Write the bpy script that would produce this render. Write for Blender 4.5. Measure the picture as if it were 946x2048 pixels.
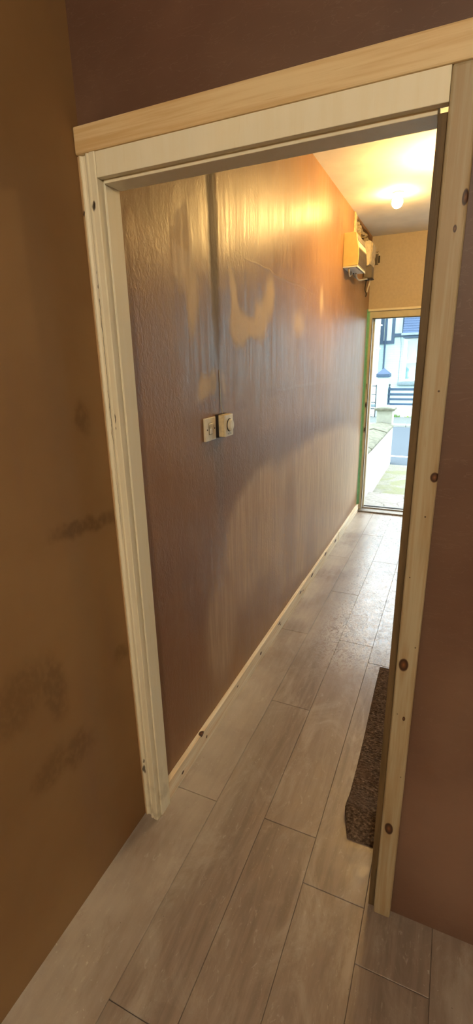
import bpy, bmesh, math, random
from mathutils import Matrix, Vector, noise as mnoise
random.seed(7)
PI = math.pi
scene = bpy.context.scene
for o in list(bpy.data.objects):
    bpy.data.objects.remove(o)
COL = scene.collection

# ------------------------------------------------------------------ camera
CAM_H = 1.55
cam_d = bpy.data.cameras.new('camera')
cam = bpy.data.objects.new('camera', cam_d)
COL.objects.link(cam)
cam_d.sensor_fit = 'VERTICAL'
cam_d.sensor_height = 36.0
cam_d.lens = 950.0 / 2048.0 * 36.0
cam_d.clip_start = 0.02
cam_d.clip_end = 300
R = Matrix(((0.91335484, -0.10432066, 0.39357354),
            (0.40658874, 0.28506896, -0.86799844),
            (-0.02164543, 0.95281314, 0.30278472)))
cam.matrix_world = Matrix.Translation((0, 0, CAM_H)) @ R.to_4x4()
scene.camera = cam

# ------------------------------------------------------------------ world, exposure
SKY = 5.4
w = bpy.data.worlds.new('overcast_sky')
scene.world = w
w.use_nodes = True
bg = w.node_tree.nodes['Background']
bg.inputs['Color'].default_value = (0.82, 0.94, 1.0, 1)
bg.inputs['Strength'].default_value = SKY
vs = scene.view_settings
vs.view_transform = 'Standard'
vs.look = 'None'
vs.exposure = 0.70
vs.gamma = 1.0
vs.use_curve_mapping = False
# daylight portal in the open front doorway (only guides sampling of the sky)
pl = bpy.data.lights.new('doorway_portal', 'AREA')
pl.shape = 'RECTANGLE'
pl.size = 2.2
pl.size_y = 2.36
pl.cycles.is_portal = True
plo = bpy.data.objects.new('doorway_portal', pl)
plo.location = (0.28, 5.06, 1.18)
plo.rotation_euler = (-PI / 2, 0, 0)
COL.objects.link(plo)

HALL_P = (7.5, 30.0)      # bulbs in the hallway
ROOM_P = 66.0      # bulb in the room the picture is taken from
WARM = (1.0, 0.60, 0.19)
ROOM_COL = (1.0, 0.87, 0.64)

# ------------------------------------------------------------------ node helpers
class NT:
    def __init__(s, name):
        s.m = bpy.data.materials.new(name)
        s.m.use_nodes = True
        s.t = s.m.node_tree
        s.t.nodes.clear()
        s.out = s.t.nodes.new('ShaderNodeOutputMaterial')
        s.co = s.t.nodes.new('ShaderNodeTexCoord').outputs['Object']
    def set(s, sock, v):
        if isinstance(v, bpy.types.NodeSocket):
            s.t.links.new(v, sock)
        elif v is not None:
            if isinstance(v, (tuple, list)) and len(v) == 3 and sock.type == 'RGBA':
                v = (*v, 1)
            sock.default_value = v
    def n(s, typ, ins=None, **props):
        nd = s.t.nodes.new('ShaderNode' + typ)
        for k, v in props.items():
            setattr(nd, k, v)
        for k, v in (ins or {}).items():
            s.set(nd.inputs[k], v)
        return nd
    def math(s, op, a, b=None, clamp=False):
        nd = s.n('Math', {0: a}, operation=op, use_clamp=clamp)
        if b is not None:
            s.set(nd.inputs[1], b)
        return nd.outputs[0]
    def mapr(s, v, a, b, c=0.0, d=1.0, smooth=True):
        nd = s.n('MapRange', {'Value': v, 'From Min': a, 'From Max': b, 'To Min': c, 'To Max': d})
        nd.interpolation_type = 'SMOOTHSTEP' if smooth else 'LINEAR'
        return nd.outputs[0]
    def mapping(s, scale=(1, 1, 1), loc=(0, 0, 0), rot=(0, 0, 0), vec=None, typ='POINT'):
        return s.n('Mapping', {'Vector': vec or s.co, 'Location': loc, 'Rotation': rot, 'Scale': scale}, vector_type=typ).outputs[0]
    def noise(s, scale, stretch=(1, 1, 1), detail=4, rough=0.55, dist=0.0, vec=None, col=False):
        v = s.mapping(stretch, vec=vec)
        nd = s.n('TexNoise', {'Vector': v, 'Scale': scale, 'Detail': detail, 'Roughness': rough, 'Distortion': dist})
        return nd.outputs['Color' if col else 'Fac']
    def mix(s, f, a, b, mode='MIX'):
        nd = s.n('Mix', data_type='RGBA', blend_type=mode)
        s.set(nd.inputs['Factor'], f)
        s.set(nd.inputs['A'] if False else nd.inputs[6], a)
        s.set(nd.inputs[7], b)
        return nd.outputs[2]
    def ramp(s, f, stops):
        nd = s.n('ValToRGB', {'Fac': f})
        e = nd.color_ramp.elements
        while len(e) < len(stops):
            e.new(0.5)
        for q, (p, c) in zip(e, stops):
            q.position = p
            q.color = (*c, 1) if len(c) == 3 else c
        return nd.outputs[0]
    def warp(s, scale, amt, stretch=(1, 1, 1)):
        c = s.noise(scale, stretch, 3, col=True)
        d = s.n('VectorMath', {0: c, 1: (0.5, 0.5, 0.5)}, operation='SUBTRACT').outputs[0]
        d = s.n('VectorMath', {0: d, 'Scale': amt}, operation='SCALE').outputs[0]
        return s.n('VectorMath', {0: s.co, 1: d}, operation='ADD').outputs[0]
    def dist(s, c, r, rot=(0, 0, 0), vec=None):
        v = s.mapping(r, c, rot, vec, 'TEXTURE')
        return s.n('VectorMath', {0: v}, operation='LENGTH').outputs['Value']
    def blobs(s, lst, soft=0.35, vec=None):
        """lst of (centre, radii, rotx, strength): soft ellipses, maximum of all."""
        out = None
        for c, r, rx, k in lst:
            d = s.dist(c, r, (rx, 0, 0), vec)
            f = s.mapr(d, 1 + soft, 1 - soft, 0.0, k)
            out = f if out is None else s.math('MAXIMUM', out, f)
        return out
    def merged(s, lst, vec=None):
        out = None
        for c, r, rx, k in lst:
            f = s.mapr(s.dist(c, r, (rx, 0, 0), vec), 1.7, 0.0, 0.0, k)
            out = f if out is None else s.math('ADD', out, f)
        return s.mapr(out, 0.12, 0.78)
    def bump(s, h, strength=0.3, dist=0.01, nrm=None):
        nd = s.n('Bump', {'Height': h, 'Strength': strength, 'Distance': dist})
        if nrm is not None:
            s.t.links.new(nrm, nd.inputs['Normal'])
        return nd.outputs[0]
    def done(s, col, rough=0.5, normal=None, metallic=0.0, spec=0.5, **kw):
        b = s.n('BsdfPrincipled')
        s.set(b.inputs['Base Color'], col)
        s.set(b.inputs['Roughness'], rough)
        s.set(b.inputs['Metallic'], metallic)
        s.set(b.inputs['Specular IOR Level'], spec)
        for k, v in kw.items():
            s.set(b.inputs[k.replace('_', ' ')], v)
        if normal is not None:
            s.t.links.new(normal, b.inputs['Normal'])
        s.t.links.new(b.outputs[0], s.out.inputs[0])
        return s.m

def simple(name, col, rough=0.5, var=0.12, scale=14.0, bump=0.08, metallic=0.0, spec=0.5, stretch=(1, 1, 1)):
    t = NT(name)
    f = t.noise(scale, stretch, 4)
    c2 = tuple(max(0, x * (1 - var)) for x in col)
    c1 = tuple(min(1, x * (1 + var)) for x in col)
    c = t.mix(t.mapr(f, 0.3, 0.7), c2, c1)
    h = t.noise(scale * 6, stretch, 3)
    return t.done(c, t.mapr(f, 0.2, 0.8, max(0.02, rough - 0.06), min(1, rough + 0.06)), t.bump(h, bump, 0.004), metallic, spec)

# ------------------------------------------------------------------ materials
def m_hall_plaster():
    t = NT('fresh_plaster_hall')
    XW = -0.829
    wv = t.warp(3.0, 0.10)
    wv2 = t.warp(9.0, 0.05, (1, 1, 0.5))
    big = t.noise(1.6, (1, 1, 1), 4)
    streak = t.noise(3.0, (1, 12, 0.5), 5, 0.6)
    fine = t.noise(30, (1, 1.5, 0.5), 4)
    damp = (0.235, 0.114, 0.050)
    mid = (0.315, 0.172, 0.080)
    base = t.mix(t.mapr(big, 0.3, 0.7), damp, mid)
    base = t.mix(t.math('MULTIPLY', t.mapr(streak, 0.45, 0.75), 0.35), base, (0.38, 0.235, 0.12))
    fs = t.noise(9.0, (1, 8, 0.35), 5, 0.65, dist=0.3)
    sy = t.n('SeparateXYZ', {0: t.co}).outputs[1]
    fsa = t.mapr(sy, 1.5, 2.6, 0.35, 1.0)
    base = t.mix(t.math('MULTIPLY', t.math('MULTIPLY', t.mapr(fs, 0.52, 0.72), 0.40), fsa), base, (0.39, 0.245, 0.13))
    base = t.mix(t.math('MULTIPLY', t.math('MULTIPLY', t.mapr(fs, 0.46, 0.30), 0.35), fsa), base, (0.165, 0.078, 0.042))
    blot = t.noise(6.0, (1, 1.3, 1), 5, 0.6, dist=1.2)
    base = t.mix(t.math('MULTIPLY', t.mapr(blot, 0.5, 0.7), 0.35), base, (0.34, 0.205, 0.12))
    # broad paler area low down, then drying patches, with their own outlines
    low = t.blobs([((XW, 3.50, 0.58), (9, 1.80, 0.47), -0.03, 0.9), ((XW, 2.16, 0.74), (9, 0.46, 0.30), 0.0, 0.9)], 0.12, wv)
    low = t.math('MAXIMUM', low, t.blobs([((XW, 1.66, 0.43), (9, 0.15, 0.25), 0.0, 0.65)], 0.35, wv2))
    low_dark = t.blobs([((XW, 2.60, 0.60), (9, 0.11, 0.46), 0.0, 0.7),
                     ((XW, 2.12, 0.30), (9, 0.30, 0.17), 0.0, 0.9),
                     ((XW, 3.1, 0.25), (9, 0.14, 0.3), 0.0, 0.5)], 0.55, wv2)  # darker plaster left inside the broad paler area
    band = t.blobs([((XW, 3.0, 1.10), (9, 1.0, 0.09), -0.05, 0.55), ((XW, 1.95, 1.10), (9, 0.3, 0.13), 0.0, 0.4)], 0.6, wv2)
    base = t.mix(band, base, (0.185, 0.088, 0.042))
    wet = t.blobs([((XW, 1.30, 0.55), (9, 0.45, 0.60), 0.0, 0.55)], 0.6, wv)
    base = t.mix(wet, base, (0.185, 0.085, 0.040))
    low = t.math('MULTIPLY', low, t.math('SUBTRACT', 1.0, low_dark))
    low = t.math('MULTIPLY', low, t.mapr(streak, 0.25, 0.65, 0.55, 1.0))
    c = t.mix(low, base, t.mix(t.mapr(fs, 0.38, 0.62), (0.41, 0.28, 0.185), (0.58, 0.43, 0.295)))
    dry = t.merged([((XW, 1.455, 1.90), (9, 0.052, 0.11), -0.2, 1.2),
                   ((XW, 1.51, 1.74), (9, 0.040, 0.12), -0.1, 0.8),
                   ((XW, 1.90, 1.68), (9, 0.10, 0.075), 0.0, 1.0),
                   ((XW, 1.85, 1.79), (9, 0.035, 0.11), 0.25, 0.9),
                   ((XW, 2.13, 1.72), (9, 0.085, 0.095), 0.0, 0.9),
                   ((XW, 2.02, 1.68), (9, 0.08, 0.04), 0.0, 0.55),
                   ((XW, 2.26, 1.83), (9, 0.07, 0.10), -0.3, 0.8),
                   ((XW, 1.57, 1.46), (9, 0.07, 0.045), 0.5, 0.8),
                   ((XW, 1.65, 1.475), (9, 0.028, 0.055), 0.0, 0.8),
                   ((XW, 1.735, 1.46), (9, 0.025, 0.07), 0.3, 0.5),
                   ((XW, 2.72, 1.74), (9, 0.16, 0.10), 0.0, 0.5),
                   ((XW, 3.20, 1.90), (9, 0.06, 0.11), 0.0, 0.6)], t.warp(9.0, 0.05, (1, 1, 0.45)))
    c = t.mix(dry, c, (0.60, 0.46, 0.30))
    # filled cable chase running down to the switches
    ch = t.dist((XW, 1.672, 2.16), (9, 0.036, 0.50), (0.03, 0, 0), t.warp(9, 0.035))
    chf = t.mapr(ch, 1.5, 0.7, 0.0, 0.85)
    c = t.mix(chf, c, (0.075, 0.05, 0.032))
    ch2 = t.dist((XW, 1.672, 1.42), (9, 0.05, 0.55), (0.0, 0, 0), t.warp(5, 0.02))
    c = t.mix(t.mapr(ch2, 1.3, 0.7, 0.0, 0.35), c, (0.14, 0.10, 0.075))
    # orange smears around the switches
    org = t.blobs([((XW, 1.60, 1.385), (9, 0.10, 0.03), 0.0, 0.5), ((XW, 1.90, 1.37), (9, 0.07, 0.02), 0.0, 0.6),
                   ((XW, 2.3, 1.40), (9, 0.10, 0.025), 0.0, 0.5), ((XW, 1.60, 1.25), (9, 0.03, 0.09), 0.0, 0.3)], 0.5, wv2)
    c = t.mix(org, c, (0.26, 0.125, 0.05))
    # thin trowel lines and a hairline ridge
    tw = t.noise(11, (1, 1.6, 7), 2, dist=2.0, vec=t.mapping((1, 1, 1), rot=(0.7, 0, 0)))
    line = t.mapr(t.math('ABSOLUTE', t.math('SUBTRACT', tw, 0.5)), 0.016, 0.0, 0.0, 0.42)
    c = t.mix(t.math('MULTIPLY', line, t.mapr(t.noise(4.0, (1, 1, 1), 3), 0.48, 0.62)), c, (0.33, 0.22, 0.145))
    cv = t.warp(4.0, 0.05)
    cr = t.dist((XW, 2.48, 1.935), (9, 0.55, 0.006), (-0.02, 0, 0), cv)
    cr2 = t.dist((XW, 3.15, 1.40), (9, 0.95, 0.010), (0.0, 0, 0), cv)
    crf = t.math('MAXIMUM', t.mapr(cr, 1.2, 0.5, 0, 0.22), t.mapr(cr2, 1.3, 0.5, 0, 0.16))
    c = t.mix(crf, c, (0.32, 0.23, 0.16))
    # sheen: troweled plaster still damp, less gloss where dry
    rough = t.math('ADD', t.mapr(streak, 0.25, 0.75, 0.26, 0.38), t.mapr(fs, 0.3, 0.7, 0.0, 0.14))
    rough = t.math('ADD', rough, t.math('MULTIPLY', dry, 0.2))
    rough = t.math('ADD', rough, t.math('MULTIPLY', low, 0.12))
    rough = t.math('ADD', rough, t.math('MULTIPLY', chf, 0.3))
    h1 = t.noise(15, (1, 1.0, 0.6), 5, 0.65, dist=0.8)
    h2 = t.noise(70, (1, 1, 0.6), 4, 0.6, dist=1.0)
    nrm = t.bump(h1, 0.12, 0.010)
    hm = t.math('MULTIPLY', h2, t.mapr(t.noise(2.3, (1, 1, 1), 3), 0.40, 0.62, 0.15, 1.0))
    nrm = t.bump(hm, 0.42, 0.004, nrm)
    nrm = t.bump(t.math('MULTIPLY', chf, -1.0), 0.5, 0.006, nrm)
    nrm = t.bump(crf, 0.4, 0.004, nrm)
    return t.done(c, rough, nrm, spec=0.32)

def m_room_plaster():
    t = NT('brown_plaster_room')
    XN = -0.863
    big = t.noise(1.3, (1, 1, 1), 5)
    fine = t.noise(40, (1, 1, 1), 4)
    c = t.mix(t.mapr(big, 0.3, 0.7), (0.24, 0.134, 0.054), (0.31, 0.185, 0.080))
    sm = t.blobs([((XN, 0.93, 1.142), (9, 0.125, 0.024), -0.06, 0.75),
                  ((XN, 0.955, 1.42), (9, 0.025, 0.04), 0.2, 0.6),
                  ((XN, 0.65, 0.80), (9, 0.10, 0.07), 0.3, 0.5),
                  ((XN, 0.745, 0.76), (9, 0.035, 0.10), 0.15, 0.6),
                  ((XN, 0.70, 0.54), (9, 0.06, 0.05), 0.0, 0.55),
                  ((XN, 0.79, 0.52), (9, 0.06, 0.05), -0.5, 0.7),
                  ((XN, 1.005, 0.69), (9, 0.03, 0.03), 0.0, 0.55)], 0.5, t.warp(14, 0.07))
    sm = t.math('MULTIPLY', sm, t.mapr(t.noise(60, (1, 1, 0.7), 4), 0.3, 0.6, 0.5, 1.0))
    c = t.mix(t.math('MULTIPLY', sm, 0.8), c, (0.115, 0.058, 0.02))
    col2 = t.noise(2.5, (1, 3, 0.3), 4)
    c = t.mix(t.mapr(col2, 0.5, 0.75, 0, 0.45), c, (0.225, 0.130, 0.078))
    nrm = t.bump(fine, 0.08, 0.004)
    return t.done(c, 0.62, nrm, spec=0.3)

def m_partition_plaster():
    t = NT('brown_plaster_partition')
    big = t.noise(2.2, (1, 1, 1), 5, dist=0.6)
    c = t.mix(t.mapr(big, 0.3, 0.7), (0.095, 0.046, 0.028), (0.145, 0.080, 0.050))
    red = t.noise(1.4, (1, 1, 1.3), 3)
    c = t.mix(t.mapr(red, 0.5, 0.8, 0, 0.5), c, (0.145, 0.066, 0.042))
    tw = t.noise(6, (2.0, 1, 9), 3, dist=1.0)
    line = t.mapr(t.math('ABSOLUTE', t.math('SUBTRACT', tw, 0.5)), 0.012, 0.0, 0.0, 0.3)
    c = t.mix(line, c, (0.19, 0.12, 0.08))
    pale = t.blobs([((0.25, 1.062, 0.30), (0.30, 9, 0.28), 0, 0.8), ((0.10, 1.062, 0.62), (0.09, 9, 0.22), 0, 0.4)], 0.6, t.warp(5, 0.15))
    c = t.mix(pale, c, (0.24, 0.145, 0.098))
    nrm = t.bump(t.noise(30, (1, 1, 1), 5), 0.10, 0.005)
    return t.done(c, 0.5, nrm, spec=0.4)

def m_pine(name, axis, knots=(), nails=(), tone=(1, 1, 1)):
    """axis = direction of the grain; knots: (centre, radii); nails: (centre, r)."""
    t = NT(name)
    st = [7, 7, 7]
    st[axis] = 0.25
    wv = t.warp(6, 0.012)
    g = t.noise(9, st, 4, 0.6, dist=0.3)
    g2 = t.noise(30, st, 3)
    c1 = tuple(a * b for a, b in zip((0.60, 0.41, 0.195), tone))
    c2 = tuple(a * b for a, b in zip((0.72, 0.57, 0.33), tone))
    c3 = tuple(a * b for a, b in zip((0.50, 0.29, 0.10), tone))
    c = t.mix(t.mapr(g, 0.35, 0.65), c2, c1)
    c = t.mix(t.mapr(g2, 0.58, 0.75, 0, 0.4), c, c3)
    d = None
    for kc, kr in knots:
        q = t.dist(kc, kr, vec=wv)
        d = q if d is None else t.math('MINIMUM', d, q)
        halo_r = [x * 1.15 for x in kr]
        halo_r[axis] = kr[axis] * 5.0
        hq = t.dist(kc, tuple(halo_r), vec=wv)
        c = t.mix(t.mapr(hq, 1.0, 0.2, 0, 0.45), c, c3)
    if d is not None:
        kcol = t.ramp(t.math('MULTIPLY', d, 0.8), [(0.0, (0.20, 0.085, 0.03)), (0.30, (0.10, 0.036, 0.011)), (0.62, (0.03, 0.011, 0.004)), (0.92, (0.10, 0.045, 0.017))])
        c = t.mix(t.mapr(d, 1.2, 0.92), c, kcol)
    for nc, nr in nails:
        q = t.dist(nc, (nr if axis != 0 else nr * 1.2, nr, nr))
        c = t.mix(t.mapr(q, 1.3, 0.7), c, (0.05, 0.025, 0.01))
    nrm = t.bump(g2, 0.10, 0.003)
    return t.done(c, 0.5, nrm, spec=0.4)

def m_casing():
    t = NT('old_cream_paint')
    st = (6, 6, 0.30)
    g = t.noise(7, st, 4, 0.6)
    g2 = t.noise(26, (4, 4, 0.5), 4)
    c = t.mix(t.mapr(g, 0.35, 0.65), (0.79, 0.735, 0.55), (0.81, 0.765, 0.60))
    c = t.mix(t.mapr(g2, 0.6, 0.8, 0, 0.3), c, (0.66, 0.57, 0.34))
    sx = t.n('SeparateXYZ', {0: t.warp(18, 0.008)})
    edge = t.mapr(sx.outputs[0], -0.8535, -0.8575, 0, 0.75)
    c = t.mix(edge, c, (0.52, 0.30, 0.10))
    # dark chips, screw holes and a split that follow the grain
    wv = t.warp(40, 0.010)
    Y = 1.04
    white = t.blobs([((-0.840, Y, 1.735), (0.008, 9, 0.05), 0, 0.8), ((-0.849, Y, 0.20), (0.008, 9, 0.03), 0, 0.4)], 0.3, wv)
    c = t.mix(white, c, (0.75, 0.72, 0.62))
    marks = t.blobs([((-0.822, Y, 1.905), (0.0055, 9, 0.010), 0, 1), ((-0.858, Y, 1.895), (0.0035, 9, 0.006), 0, 1),
                     ((-0.838, Y, 1.765), (0.004, 9, 0.004), 0, 1), ((-0.8385, Y, 1.735), (0.004, 9, 0.005), 0, 1),
                     ((-0.839, Y, 1.703), (0.004, 9, 0.005), 0, 1), ((-0.841, Y, 1.66), (0.0016, 9, 0.045), 0, 0.9),
                     ((-0.841, Y, 1.57), (0.0013, 9, 0.07), 0, 0.8), ((-0.843, Y, 1.40), (0.0011, 9, 0.10), 0, 0.8),
                     ((-0.845, Y, 1.18), (0.0009, 9, 0.12), 0, 0.6),
                     ((-0.850, Y, 0.205), (0.004, 9, 0.018), 0, 0.9), ((-0.8485, Y, 0.24), (0.003, 9, 0.008), 0, 0.8),
                     ((-0.820, Y, 1.41), (0.002, 9, 0.012), 0, 0.8), ((-0.822, Y, 1.385), (0.003, 9, 0.004), 0, 0.7)], 0.35, wv)
    c = t.mix(marks, c, (0.035, 0.022, 0.012))
    dirt = t.math('MULTIPLY', t.mapr(sx.outputs[2], 0.30, 0.0), t.mapr(t.noise(30, (1, 1, 0.6), 5), 0.42, 0.7, 0, 0.5))
    c = t.mix(dirt, c, (0.34, 0.29, 0.18))
    nrm = t.bump(g2, 0.05, 0.003)
    return t.done(c, 0.5, nrm, spec=0.4)

def m_laminate():
    t = NT('dusty_laminate')
    rnd = t.n('ObjectInfo').outputs['Random']
    off = t.n('CombineXYZ', {0: t.math('MULTIPLY', rnd, 3.0), 1: t.math('MULTIPLY', rnd, 9.0), 2: 0.0}).outputs[0]
    pos = t.n('NewGeometry').outputs['Position']
    v = t.n('VectorMath', {0: pos, 1: off}, operation='ADD').outputs[0]
    g = t.noise(6, (6, 0.6, 1), 5, 0.6, dist=0.5, vec=v)
    g2 = t.noise(40, (5, 0.3, 1), 3, vec=v)
    c = t.mix(t.mapr(g, 0.3, 0.7), (0.18, 0.134, 0.105), (0.265, 0.205, 0.165))
    c = t.mix(t.mapr(g2, 0.55, 0.75, 0, 0.4), c, (0.20, 0.13, 0.085))
    c = t.mix(t.mapr(rnd, 0, 1, 0.0, 0.35), c, (0.30, 0.23, 0.185))
    # plaster dust: pale bloom along the skirting, wiped smears with painted reflection, splashes
    sx = t.n('SeparateXYZ', {0: pos})
    n1 = t.noise(2.2, (1, 1, 1), 4, vec=pos)
    n2 = t.noise(26, (1, 0.8, 1), 5, 0.65, dist=2.0, vec=pos)
    n3 = t.noise(90, (1, 1, 1), 3, vec=pos)
    skirt = t.math('MULTIPLY', t.mapr(sx.outputs[0], -0.48, -0.80, 0, 0.55), t.mapr(n1, 0.3, 0.62))
    c = t.mix(skirt, c, (0.54, 0.49, 0.41))
    dust = t.noise(5.0, (1.4, 0.7, 1), 6, 0.7, dist=0.8, vec=pos)
    c = t.mix(t.mapr(dust, 0.46, 0.70, 0, 0.40), c, (0.47, 0.42, 0.36))
    c = t.mix(t.mapr(dust, 0.44, 0.28, 0, 0.45), c, (0.215, 0.155, 0.11))
    scuff = t.noise(55, (1.2, 0.5, 1), 4, 0.7, dist=1.0, vec=pos)
    c = t.mix(t.mapr(scuff, 0.58, 0.74, 0, 0.35), c, (0.55, 0.50, 0.43))
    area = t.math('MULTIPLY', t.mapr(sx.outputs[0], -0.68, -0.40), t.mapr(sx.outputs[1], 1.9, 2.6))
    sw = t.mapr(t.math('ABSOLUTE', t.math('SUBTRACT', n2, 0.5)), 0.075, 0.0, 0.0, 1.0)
    smear_sheen = t.math('MULTIPLY', t.math('MULTIPLY', area, sw), t.mapr(n1, 0.35, 0.6, 0.4, 0.95))
    c = t.mix(smear_sheen, c, (0.72, 0.71, 0.68))  # white of the smears also paints in the front doorway's reflection
    sp = t.math('MULTIPLY', t.mapr(n3, 0.66, 0.72), t.mapr(t.noise(3, vec=pos), 0.5, 0.65, 0, 0.5))
    c = t.mix(sp, c, (0.6, 0.56, 0.48))
    dk = t.math('MULTIPLY', t.mapr(t.noise(120, vec=pos, detail=1), 0.78, 0.82), 0.8)
    c = t.mix(dk, c, (0.05, 0.035, 0.025))
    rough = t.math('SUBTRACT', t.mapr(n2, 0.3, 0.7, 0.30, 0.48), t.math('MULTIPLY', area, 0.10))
    nrm = t.bump(g2, 0.06, 0.002)
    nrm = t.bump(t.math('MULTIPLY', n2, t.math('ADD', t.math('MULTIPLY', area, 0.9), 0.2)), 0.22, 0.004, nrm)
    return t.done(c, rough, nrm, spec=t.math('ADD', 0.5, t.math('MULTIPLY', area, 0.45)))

def m_coir():
    t = NT('brown_coir')
    n = t.noise(120, (0.7, 1.3, 1), 4, 0.7)
    n1 = t.noise(9, (1, 1, 1), 3)
    c = t.ramp(n, [(0.30, (0.022, 0.014, 0.009)), (0.50, (0.095, 0.064, 0.044)), (0.66, (0.24, 0.175, 0.125)), (0.80, (0.48, 0.39, 0.29))])
    c = t.mix(t.mapr(n1, 0.5, 0.7, 0, 0.35), c, (0.11, 0.06, 0.03))
    return t.done(c, 0.9, t.bump(n, 0.8, 0.006), spec=0.15)

def m_emit(name, col, strength):
    t = NT(name)
    e = t.n('Emission', {'Color': (*col, 1), 'Strength': strength})
    t.t.links.new(e.outputs[0], t.out.inputs[0])
    return t.m

def m_painted_brick():
    t = NT('painted_brick')
    v = t.mapping((1, 1, 1), rot=(PI / 2, 0, 0))
    br = t.n('TexBrick', {'Vector': v, 'Scale': 1.0, 'Mortar Size': 0.008, 'Brick Width': 0.225, 'Row Height': 0.075,
                          'Color1': (0.34, 0.47, 0.48, 1), 'Color2': (0.315, 0.44, 0.455, 1), 'Mortar': (0.30, 0.39, 0.40, 1)})
    n = t.noise(3, (1, 1, 1), 4)
    c = t.mix(t.mapr(n, 0.35, 0.7, 0, 0.3), br.outputs['Color'], (0.36, 0.48, 0.48))
    return t.done(c, 0.7, t.bump(br.outputs['Fac'], -0.3, 0.004), spec=0.2)

def m_path():
    t = NT('mossy_concrete')
    n = t.noise(2.2, (1, 1, 1), 5, dist=0.8)
    f = t.noise(45, (1, 1, 1), 4)
    c = t.mix(t.mapr(f, 0.3, 0.7), (0.165, 0.16, 0.13), (0.24, 0.23, 0.19))
    sx = t.n('SeparateXYZ', {0: t.co})
    moss = t.math('MULTIPLY', t.mapr(n, 0.42, 0.60), t.mapr(f, 0.3, 0.55, 0.35, 0.8))
    c = t.mix(moss, c, (0.16, 0.165, 0.075))
    d2 = t.mapr(t.noise(12, (1, 3, 1), 4), 0.60, 0.68, 0, 0.6)
    c = t.mix(d2, c, (0.09, 0.09, 0.07))
    return t.done(c, 0.85, t.bump(f, 0.4, 0.01), spec=0.2)

def m_apron():
    t = NT('pale_cracked_concrete')
    f = t.noise(30, (1, 1, 1), 5)
    vo = t.n('TexVoronoi', {'Vector': t.warp(5, 0.12), 'Scale': 2.4}, feature='DISTANCE_TO_EDGE')
    c = t.mix(t.mapr(f, 0.3, 0.7), (0.23, 0.21, 0.185), (0.29, 0.27, 0.245))
    crack = t.mapr(vo.outputs['Distance'], 0.014, 0.0, 0, 0.8)
    c = t.mix(crack, c, (0.10, 0.085, 0.07))
    return t.done(c, 0.85, t.bump(t.math('SUBTRACT', f, crack), 0.4, 0.01), spec=0.2)

def m_render_wall(name='white_render'):
    t = NT(name)
    n = t.noise(5, (1, 1, 0.6), 5)
    sx = t.n('SeparateXYZ', {0: t.co})
    c = t.mix(t.mapr(n, 0.3, 0.7), (0.74, 0.75, 0.70), (0.80, 0.80, 0.77))
    stain = t.math('MULTIPLY', t.mapr(sx.outputs[2], 0.12, -0.12), t.mapr(n, 0.48, 0.68, 0, 0.6))
    c = t.mix(stain, c, (0.42, 0.44, 0.30))
    return t.done(c, 0.8, t.bump(t.noise(40), 0.25, 0.008), spec=0.2)

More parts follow.
